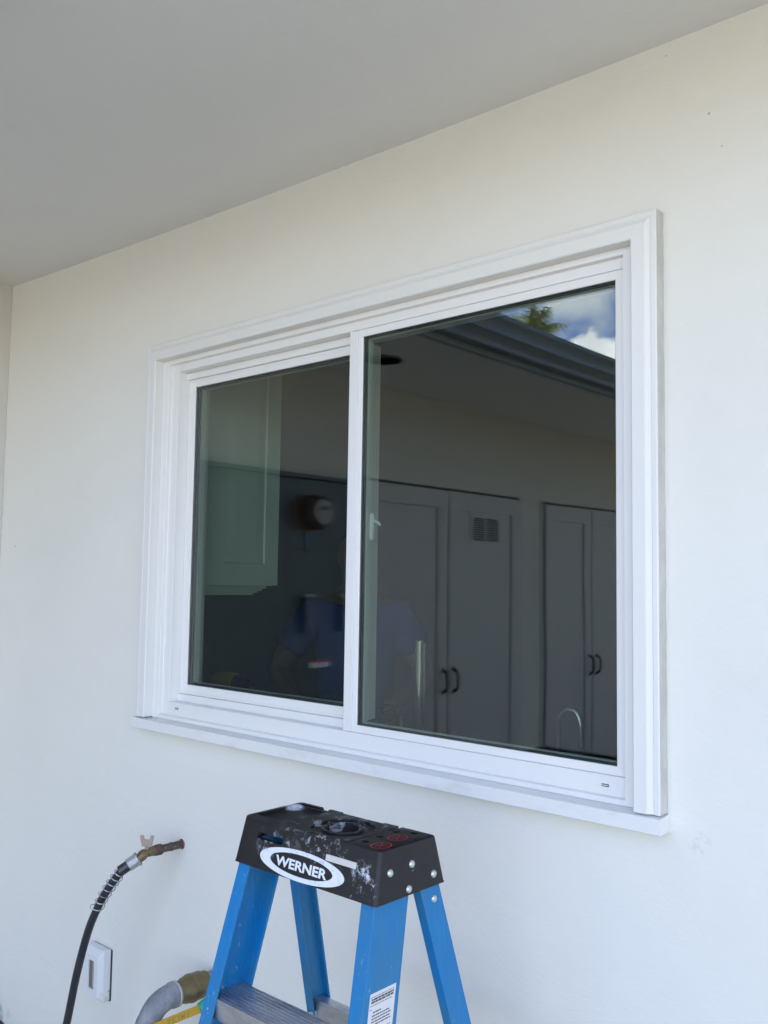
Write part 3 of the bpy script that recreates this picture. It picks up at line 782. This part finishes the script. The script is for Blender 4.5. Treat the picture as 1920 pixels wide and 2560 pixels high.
for sg in (-1, 1):
    pa, _, _ = rail_pt('rail', sg, .70); pb, _, _ = rail_pt('rear_rail', sg, .72)
    bm = bmesh.new()
    x = pa.x - sg*.012; ym = (pa.y + pb.y)/2 + .04
    for (ya, za), (yb, zb_) in (((pa.y+.06, .70), (ym, .745)), ((ym, .745), (pb.y+.02, .72))):
        d = Vector((0, yb-ya, zb_-za)).normalized(); nn = Vector((0, -d.z, d.y))*.009
        c = [Vector((x, ya, za))+nn, Vector((x, ya, za))-nn, Vector((x, yb, zb_))-nn, Vector((x, yb, zb_))+nn]
        A = [bm.verts.new(q) for q in c]; B = [bm.verts.new(q + Vector((-sg*.003, 0, 0))) for q in c]
        for k in range(4): bm.faces.new((A[k], A[(k+1) % 4], B[(k+1) % 4], B[k]))
        bm.faces.new(A[::-1]); bm.faces.new(B); x -= sg*.0032
    finish('spreader', bm, alu, lad)
# sticker with small print on the right rail's outer face
p, wf, wd = rail_pt('rail', 1, .935)
dz = Vector((.080, -.242, -1)).normalized(); dy = Vector((0, 1, 0)); nx_ = dz.cross(dy); nx_ = nx_ if nx_.x > 0 else -nx_
SM = Matrix((dy, -dz, nx_)).transposed().to_4x4(); SM.translation = Vector((p.x, p.y, p.z))
bm = bmesh.new(); plate(bm, SM, .012, .071, -.155, 0, -.0002, .0004)
st = finish('sticker', bm, paint('sticker_white', (.66, .66, .68), .5), lad)
ink = Mat('sticker_ink', (.07, .065, .08), .6).m
bm = bmesh.new(); z = -.006; random.seed(3)
def inkrow(u0, u1, z, h):
    u = u0
    while u < u1 - .0015:
        w = min(random.uniform(.0025, .009), u1-u); plate(bm, SM, u, u+w, z-h, z, .00042, .0005); u += w + .0009
inkrow(.014, .069, -.005, .0009)
for z in (-.0075, -.0112): inkrow(.016, .067, z, .0028)
inkrow(.014, .064, -.0165, .0010); inkrow(.014, .018, -.0215, .0012); inkrow(.022, .040, -.0262, .0020)
z = -.031
for w in (.060, .066, .063, .064, .036): inkrow(.020, w, z, .0018); z -= .0042
inkrow(.014, .067, z-.001, .0009); inkrow(.014, .024, z-.0035, .0012); z -= .008
for w in (.062, .050, .058, .064, .040, .060, .055, .063, .030, .060, .058): inkrow(.020, w, z, .0016); z -= .0045
finish('small_print', bm, ink, st)

# ------------------------------------------------------------------ gas spigot and its hose
brn = Mat('rusty_pipe', (.13, .085, .065), .6, .3); brn.over(brn.ramp(brn.noise(55, 5, .7), .45, .65, 0, .9), (.055, .045, .04)); brn.over(brn.ramp(brn.noise(90, 4, .7, loc=(4, 1, 0)), .62, .7), (.36, .34, .32)); brn.bump(brn.noise(120, 4, .7), .5, .001); brn = brn.m
brs = Mat('dull_brass', (.22, .17, .09), .45, .7); brs.over(brs.ramp(brs.noise(40, 5, .7), .4, .7, 0, .8), (.17, .135, .08)); brs.bump(brs.noise(130, 3), .2, .0005); brs = brs.m
zinc = Mat('grey_zinc', (.42, .42, .44), .5, .5); zinc.over(zinc.ramp(zinc.noise(60, 5, .7), .45, .7, 0, .8), (.28, .28, .30)); zinc = zinc.m
PX, PZ = .198, .826
spg = thing('spigot', 'rusty pipe stub with a small brass valve sticking out of the wall', 'spigot', (PX, 0, PZ))
bm = bmesh.new(); lathe(bm, (0, .01, 0), (0, -1, 0), [(0, .0105), (.042, .0105), (.043, .0118), (.047, .0118), (.048, .0105), (.078, .0105)], 24)
auto_smooth(finish('pipe', bm, brn, spg))
bm = bmesh.new(); lathe(bm, (0, -.066, 0), (0, -1, 0), [(0, .012), (.002, .0145), (.016, .0145), (.018, .0135), (.024, .0135), (.026, .011)], 24)
auto_smooth(finish('coupling', bm, brn, spg))
bm = bmesh.new(); lathe(bm, (0, -.0895, 0), (0, -1, 0), [(0, .0130), (.004, .0130), (.005, .0115), (.014, .013), (.020, .0115), (.024, .0100), (.030, .0105)], 8)
auto_smooth(finish('valve_body', bm, brs, spg))
eld = Vector((-.10, -.62, -.50)).normalized()
E0 = Vector((0, -.118, 0))
bm = bmesh.new(); lathe(bm, E0 - eld*.006, eld, [(0, .004), (.003, .0115), (.012, .014), (.020, .0125), (.028, .0115)], 20)
auto_smooth(finish('elbow', bm, brs, spg))
pnk = Mat('faded_copper', (.37, .29, .24), .55, .3).m
bm = bmesh.new()
lathe(bm, (0, -.112, .008), (0, 0, 1), [(0, .005), (.010, .005), (.011, .003)], 12)
hp = [(-.013, .012), (.013, .012), (.016, .024), (.019, .040), (.010, .041), (.007, .030), (-.007, .030), (-.010, .041), (-.019, .040), (-.016, .024)]
r_ax = Vector((.72, .55, 0)).normalized()
fr_ = Vector((-r_ax.y, r_ax.x, 0))
A = [bm.verts.new(Vector((0, -.112, .004)) + r_ax*u + fr_*-.003 + Vector((0, 0, v))) for u, v in hp]
B = [bm.verts.new(Vector((0, -.112, .004)) + r_ax*u + fr_*.003 + Vector((0, 0, v))) for u, v in hp]
for k in range(len(hp)): bm.faces.new((A[k], A[(k+1) % len(hp)], B[(k+1) % len(hp)], B[k]))
bm.faces.new(A[::-1]); bm.faces.new(B)
finish('tap_handle', bm, pnk, spg, bevel=.0012)
# escutcheon stain ring where the pipe enters
bm = bmesh.new(); lathe(bm, (0, .001, 0), (0, -1, 0), [(0, .0145), (.0012, .0140), (.002, .011)], 20); auto_smooth(finish('wall_ring', bm, Mat('rust_ring', (.20, .11, .09), .8).m, spg))

hose = thing('hose', 'black rubber hose with a wire spring guard hanging from the spigot', 'hose', (PX, -.13, PZ))
hp_ = [(.0, -.012, -.012), (-.012, -.032, -.026), (-.030, -.044, -.048), (-.052, -.053, -.078), (-.078, -.060, -.116), (-.103, -.064, -.158), (-.128, -.066, -.205), (-.153, -.066, -.262), (-.183, -.066, -.345), (-.225, -.062, -.470), (-.285, -.055, -.640), (-.345, -.055, -.80), (-.32, -.09, -.822), (-.1, -.22, -.822)]
hpath = smooth_path([Vector(p) for p in hp_], 12)
rub = Mat('black_rubber', (.020, .022, .030), .42, spec=.5); rub.over(rub.ramp(rub.noise(30, 5, .6), .4, .7, 0, .6), (.035, .037, .045)); rub.bump(rub.noise(200, 2), .1, .0004)
bm = bmesh.new(); tube(bm, hpath[10:], .0105, 20); auto_smooth(finish('hose_tube', bm, rub.m, hose))
d0 = (hpath[14]-hpath[2]).normalized()
bm = bmesh.new(); lathe(bm, hpath[0]-d0*.004, d0, [(0, .012), (.001, .0178), (.026, .0178), (.028, .0165), (.0285, .0135)], 8); finish('nut', bm, zinc, hose, bevel=.0012)
bm = bmesh.new(); lathe(bm, hpath[0]-d0*.007, d0, [(0, .010), (.001, .0192), (.006, .0192), (.007, .017)], 28); auto_smooth(finish('collar', bm, zinc, hose))
bm = bmesh.new(); pr = []
for k in range(9): pr += [(.001 + k*.0028, .0142), (.0022 + k*.0028, .0142), (.0024 + k*.0028, .0125), (.0036 + k*.0028, .0125)]
lathe(bm, hpath[0]+d0*.024, d0, pr, 24); finish('threaded_end', bm, Mat('dark_steel', (.10, .10, .11), .4, .8).m, hose)
# spring: helix along the hose
bm = bmesh.new(); pts = []
seg = hpath[22:61]
def frame_at(path, t):
    i = min(int(t), len(path)-2); f = t-i; p = path[i].lerp(path[i+1], f); d = (path[i+1]-path[i]).normalized(); return p, d
T_ = 200; turns = 6.6
for k in range(T_+1):
    u = k/T_; p, d = frame_at(seg, u*(len(seg)-2)*.98)
    a = Vector((1, 0, 0)); a = (a - d*a.dot(d)).normalized(); b = d.cross(a)
    ang = 2*math.pi*turns*u; r = .0150 + (.004 if u > .94 else 0)
    pts.append(p + (a*math.cos(ang) + b*math.sin(ang))*r)
tube(bm, pts, .0014, 6); auto_smooth(finish('spring', bm, Mat('spring_wire', (.45, .46, .48), .3, .9).m, hose), 60)

# ------------------------------------------------------------------ painted outlet cover
cov = thing('outlet_cover', 'small white painted box with a dark slot fixed low on the wall beside the hose', 'cover', (-.165, 0, .386))
cvm = Mat('painted_plastic', (.74, .745, .76), .38); cvm.over(cvm.math('MULTIPLY', cvm.ramp(cvm.noise(40, 5, .7), .45, .7), cvm.spot((.043, -.012, -.06), .03)), (.22, .21, .2)); cvm = cvm.m
bm = bmesh.new()
# outer skin with chamfers, slot recessed
def rl_(xl, xr, zb, zt, y, r, n=4):
    out = []
    for cx, cz, t0 in ((xr-r, zt-r, 0), (xl+r, zt-r, 90), (xl+r, zb+r, 180), (xr-r, zb+r, 270)):
        for k in range(n+1):
            t = R(t0 + 90*k/n); out.append(bm.verts.new((cx + r*math.cos(t), y, cz + r*math.sin(t))))
    return out
loops = [rl_(-.052, .042, -.070, .074, -.004, .004), rl_(-.052, .042, -.070, .074, -.026, .006), rl_(-.047, .029, -.060, .056, -.039, .010), rl_(-.021, .010, -.0405, .041, -.039, .004), rl_(-.0202, .0092, -.0395, .040, -.035, .004)]
for p, q in zip(loops, loops[1:]):
    n = len(p)
    for k in range(n): bm.faces.new((p[k], p[(k+1) % n], q[(k+1) % n], q[k]))
auto_smooth(finish('cover_shell', bm, cvm, cov), 25)
bm = boxes((-.0206, .0096, -.0352, -.028, -.040, .0405)); slt = finish('slot', bm, Mat('slot_grey', (.14, .14, .13), .35).m, cov)
bm = boxes((-.001, .0035, -.0365, -.0353, -.034, .036)); finish('slot_pin', bm, Mat('pin_grey', (.40, .40, .38), .4).m, slt)
bm = boxes((-.051, .0455, -.0038, .0, -.072, .073)); finish('back_plate', bm, Mat('gasket_black', (.03, .03, .03), .6).m, cov, bevel=.001)

# ------------------------------------------------------------------ big gas valve
gv = thing('gas_valve', 'large brass ball valve on a grey elbow with a yellow lever behind the ladder', 'valve', (.36, 0, .517))
galv = Mat('galvanised_iron', (.22, .225, .25), .6, .25); galv.over(galv.ramp(galv.noise(24, 5, .65), .45, .68, 0, .9), (.33, .335, .37)); galv.over(galv.ramp(galv.noise(80, 4, .7, loc=(1, 1, 4)), .6, .7, 0, .6), (.12, .12, .13)); galv.bump(galv.noise(70, 4, .7), .3, .001); galv = galv.m
bm = bmesh.new(); lathe(bm, (0, .01, 0), (0, -1, 0), [(0, .022), (.035, .022), (.036, .026), (.042, .026)], 28); auto_smooth(finish('wall_pipe', bm, galv, gv))
bm = bmesh.new(); lathe(bm, (0, -.030, 0), (0, -1, 0), [(0, .026), (.002, .029), (.018, .029), (.020, .033), (.044, .033), (.0445, .0345), (.053, .0345), (.0535, .033), (.070, .031), (.078, .0275), (.094, .0275), (.096, .025)], 32); auto_smooth(finish('valve_body', bm, brs, gv), 40)
ept = smooth_path([(0, -.122, 0), (0, -.150, -.001), (-.004, -.176, -.014), (-.010, -.192, -.042), (-.014, -.198, -.08), (-.016, -.2, -.3), (-.016, -.2, -.517)], 10)
bm = bmesh.new(); rr = [.0275 if i > 3 else .030 for i in range(len(ept))]; rr = [(.031 if i < 6 else .0285) if i < 42 else .024 for i in range(len(ept))]
tube(bm, ept, rr, 28); auto_smooth(finish('elbow_pipe', bm, galv, gv))
tape = Mat('sealing_tape', (.50, .51, .54), .7).m
bm = bmesh.new(); lathe(bm, (0, -.120, 0), (0, -1, 0), [(0, .0262), (.002, .0285), (.006, .0315), (.010, .031)], 28); auto_smooth(finish('thread_tape', bm, tape, gv))
yel = Mat('yellow_lever', (.56, .32, .035), .45); yel.over(yel.ramp(yel.noise(60, 5, .7), .55, .75, 0, .5), (.40, .24, .05)); yel = yel.m
# lever: from the stem near the wall side out along the pipe, slightly drooping
l0 = Vector((.020, -.052, -.030)); l1 = Vector((-.02, -.215, -.052))
ld = (l1-l0).normalized(); up = Vector((0, 0, 1)); up = (up - ld*up.dot(ld)).normalized(); sd_ = ld.cross(up)
if sd_.x < 0: sd_ = -sd_
LM = Matrix((-ld, up, sd_)).transposed().to_4x4(); LM.translation = l1
Ln = (l1-l0).length
bm = bmesh.new(); hp = []
h_ = .0105
for cx, t0 in ((Ln-.004, -90), (h_, 90)):
    for k in range(9):
        t = R(t0 + 180*k/8); hp.append((cx + h_*math.cos(t), h_*math.sin(t)))
A = [bm.verts.new(LM @ Vector((u, v, .0345))) for u, v in hp]; B = [bm.verts.new(LM @ Vector((u, v, .0375))) for u, v in hp]
for k in range(len(hp)): bm.faces.new((A[k], A[(k+1) % len(hp)], B[(k+1) % len(hp)], B[k]))
bm.faces.new(A[::-1]); bm.faces.new(B); lev = finish('lever', bm, yel, gv, bevel=.0006)
ink2 = Mat('lever_ink', (.16, .17, .04), .6).m
bm = bmesh.new()
def stroke(pts, w=.0013):
    for (a, b), (c, d) in zip(pts, pts[1:]):
        v = Vector((c-a, d-b, 0)).normalized(); q = Vector((-v.y, v.x, 0))*w/2
        bm.faces.new([bm.verts.new(LM @ (Vector(p) )) for p in (Vector((a, b, .0377))-q, Vector((c, d, .0377))-q, Vector((c, d, .0377))+q, Vector((a, b, .0377))+q)])
def glyph(x, pts): stroke([(x + p[0]*.012, p[1]*.0065) for p in pts])
x0 = Ln*.34
glyph(x0, [(0, .8), (.8, .8), (0, -.8), (.8, -.8)]); glyph(x0+.014, [(.8, .9), (0, .9), (0, -.9), (.8, -.9)]); glyph(x0+.014, [(0, 0), (.6, 0)])
glyph(x0+.028, [(.2, 1), (.2, -1)]); glyph(x0+.036, [(0, .9), (.2, -.9), (.45, .3), (.7, -.9), (.9, .9)]); glyph(x0+.050, [(.1, -1), (.7, 1)])
finish('lever_scrawl', bm, ink2, lev)
grn = Mat('green_tape', (.03, .36, .24), .5).m
bm = bmesh.new(); tube(bm, [LM @ Vector((Ln-.026, 0, .036)), LM @ Vector((Ln-.004, .004, .036)), LM @ Vector((Ln+.012, .006, .036))], [.0135, .0165, .015], 10); finish('green_wrap', bm, grn, gv)

# ------------------------------------------------------------------ weeds in the corner
wm = Mat('dry_weed', (.10, .09, .07), .9).m
wd_ = bmesh.new(); random.seed(11)
for k in range(6):
    x = -.72 + random.uniform(-.004, .004); y = -.02; h = random.uniform(.01, .035); a = random.uniform(-.02, .02)
    tube(wd_, [(x, y, .03), (x+a*.5, y-.004, .03+h*.6), (x+a, y-.01, .03+h)], [.0016, .0012, .0004], 5)
w_ = finish('weed', wd_, wm); tag(w_, 'small dry weed at the foot of the wall in the bottom left corner', 'weed')

# ------------------------------------------------------------------ palm beyond the wing, mirrored in the right pane
random.seed(5)
palm = thing('palm_tree', 'tall feathery palm mirrored over the gutter in the right pane', 'palm tree', (-21.9, -36.4, .25))
bm = bmesh.new()
tube(bm, [(0, 0, -.6), (.1, 0, 3), (.15, .05, 7), (.1, .1, 11), (0, .1, 13.3)], [.26, .19, .16, .14, .16], 14)
auto_smooth(finish('trunk', bm, Mat('palm_bark', (.16, .13, .10), .9).m, palm))
lf = Mat('palm_leaf', (.33, .40, .15), .55); lf.over(lf.ramp(lf.noise(1.2, 3), .4, .65), (.48, .50, .24)); lf = lf.m
bm = bmesh.new()
for k in range(30):
    az_ = k*2.399; el_ = R(random.uniform(0, 80)); Lf = random.uniform(1.6, 2.2)
    d = Vector((math.cos(az_)*math.cos(el_), math.sin(az_)*math.cos(el_), math.sin(el_)))
    p = Vector((0, .1, 13.35)); pts = [p.copy()]
    for i in range(12):
        d = (d + Vector((0, 0, -.115))).normalized(); p = p + d*Lf/12; pts.append(p.copy())
    tube(bm, pts, [.03*(1-i/14) for i in range(13)], 5)
    for i in range(2, 13):
        dd = (pts[i]-pts[i-1]).normalized(); s_ = dd.cross(Vector((0, 0, 1))).normalized()
        for q in range(3):
            c = pts[i-1].lerp(pts[i], q/3)
            for sg in (-1, 1):
                ln = .80*math.sin(math.pi*min(1, (i+q/3)/13.5))*random.uniform(.75, 1.1) + .08
                tip = c + (s_*sg*.75 + dd*.55 + Vector((0, 0, random.uniform(-1.5, -.1)))).normalized()*ln
                w = dd*.032
                bm.faces.new([bm.verts.new(v) for v in (c-w, c+w, tip)])
finish('crown', bm, lf, palm, keep=True)

# ------------------------------------------------------------------ worker in a blue shirt standing in the kitchen
per = thing('person', 'person in a blue shirt standing dim behind the glass at the meeting post', 'person', (-.16, 1.06, 0))
per.rotation_euler = (0, 0, math.atan2(-.69, -.72))
def skinned(name, nodes, edges, mat, parent, sub=2, root=0):
    me = bpy.data.meshes.new(name); me.from_pydata([n[0] for n in nodes], edges, []); me.materials.append(mat)
    o = bpy.data.objects.new(name, me); COL.objects.link(o); o.parent = parent
    sk = o.modifiers.new('skin', 'SKIN'); sk.use_smooth_shade = True
    if not me.skin_vertices: me.skin_vertices.new()
    sv = me.skin_vertices[0].data
    for i, nd in enumerate(nodes):
        r = nd[1]; sv[i].radius = (r, r) if not isinstance(r, tuple) else r; sv[i].use_root = (i == root)
    s = o.modifiers.new('sub', 'SUBSURF'); s.levels = sub; s.render_levels = sub
    return o
skin = Mat('skin', (.22, .125, .075), .5, spec=.4).m
N_, E_ = [], []
def nd(p, r, par=None):
    N_.append((p, r)); i = len(N_)-1
    if par is not None: E_.append((par, i))
    return i
pel = nd((0, 0, .95), (.145, .10)); wa = nd((0, .01, 1.12), (.125, .09), pel); ch = nd((0, 0, 1.32), (.155, .10), wa); nb = nd((0, -.005, 1.46), (.085, .07), ch)
nk = nd((0, .0, 1.53), .052, nb); jaw = nd((0, .022, 1.59), (.062, .068), nk); hd = nd((0, .012, 1.66), (.074, .088), jaw); tp = nd((0, .0, 1.73), (.066, .080), hd)
nose = nd((0, .112, 1.645), .010, hd)
for sg in (1, -1):
    nd((sg*.082, .0, 1.65), .013, hd)
    hip = nd((sg*.095, 0, .86), .085, pel); kn = nd((sg*.105, .02, .50), .058, hip); an = nd((sg*.11, -.015, .09), .038, kn); nd((sg*.12, .13, .035), .032, an)
    sh = nd((sg*.165, -.005, 1.43), .055, nb)
    if sg < 0: eb = (-.27, .07, 1.19); wr = (-.17, .26, 1.12); hdv = Vector((.35, .85, -.15))
    else: eb = (.31, .02, 1.20); wr = (.20, .21, 1.10); hdv = Vector((-.45, .85, -.1))
    e_ = nd(eb, .042, sh); w_ = nd(wr, .027, e_)
    hdv.normalize(); side = Vector((-.2, 0, 1)) if sg < 0 else Vector((.2, 0, 1)); side = (side - hdv*side.dot(hdv)).normalized(); nrm = hdv.cross(side)
    W = Vector(wr); pm_ = nd(tuple(W + hdv*.045), (.030, .018), w_)
    kb = nd(tuple(W + hdv*.085), (.036, .014), pm_)
    for q, (off, ln) in enumerate(((-.030, .068), (-.010, .080), (.011, .075), (.030, .058))):
        a = W + hdv*.093 + side*off; k1 = nd(tuple(a), .0095, kb)
        k2 = nd(tuple(a + hdv*ln*.5 + side*off*.15 + nrm*.008), .0085, k1); nd(tuple(a + hdv*ln*.95 + side*off*.3 + nrm*.026), .0072, k2)
    t1 = nd(tuple(W + hdv*.035 - side*.036), .011, pm_); nd(tuple(W + hdv*.075 - side*.066 + nrm*.012), .0088, t1)
skinned('body', N_, E_, skin, per)
shm = Mat('blue_shirt', (.022, .06, .26), .85); shm.bump(shm.noise(8, 4), .6, .02); shm = shm.m
N_, E_ = [], []
a = nd((0, 0, .93), (.165, .125)); b = nd((0, .01, 1.12), (.155, .12), a); c = nd((0, 0, 1.32), (.178, .125), b); d = nd((0, -.005, 1.445), (.115, .088), c)
for sg in (1, -1):
    s1_ = nd((sg*.168, -.005, 1.425), .074, d); tgt = Vector((-.27, .07, 1.19)) if sg < 0 else Vector((.31, .02, 1.20))
    nd(tuple(Vector((sg*.168, -.005, 1.425)).lerp(tgt, .72)), .066, s1_)
skinned('shirt', N_, E_, shm, per)
trm = Mat('dark_trousers', (.035, .035, .045), .9).m
N_, E_ = [], []
a = nd((0, 0, .95), (.150, .112))
for sg in (1, -1):
    h = nd((sg*.097, 0, .84), .098, a); k = nd((sg*.106, .02, .50), .073, h); nd((sg*.111, -.012, .10), .062, k)
skinned('trousers', N_, E_, trm, per)
for sg in (1, -1):
    N_, E_ = [], []
    a = nd((sg*.112, -.05, .04), (.045, .04)); b = nd((sg*.116, .05, .04), (.048, .038), a); nd((sg*.122, .15, .032), (.045, .030), b)
    skinned('shoe', N_, E_, dark, per)
N_, E_ = [], []
a = nd((0, -.045, 1.62), (.070, .045)); b = nd((0, -.03, 1.70), (.083, .085), a); nd((0, .015, 1.755), (.068, .075), b)
skinned('hair', N_, E_, Mat('dark_hair', (.03, .02, .015), .7).m, per)
for sg in (1, -1):
    bm = bmesh.new(); bmesh.ops.create_uvsphere(bm, u_segments=12, v_segments=8, radius=.0115, matrix=Matrix.Translation((sg*.030, .087, 1.668)))
    finish('eye', bm, Mat('eye', (.12, .10, .09), .2).m, per, smooth=True)
bm = bmesh.new(); tube(bm, [(-.024, .083, 1.602), (0, .092, 1.600), (.024, .083, 1.602)], [.003, .006, .003], 8); finish('mouth', bm, Mat('lips', (.33, .13, .11), .5).m, per, smooth=True)
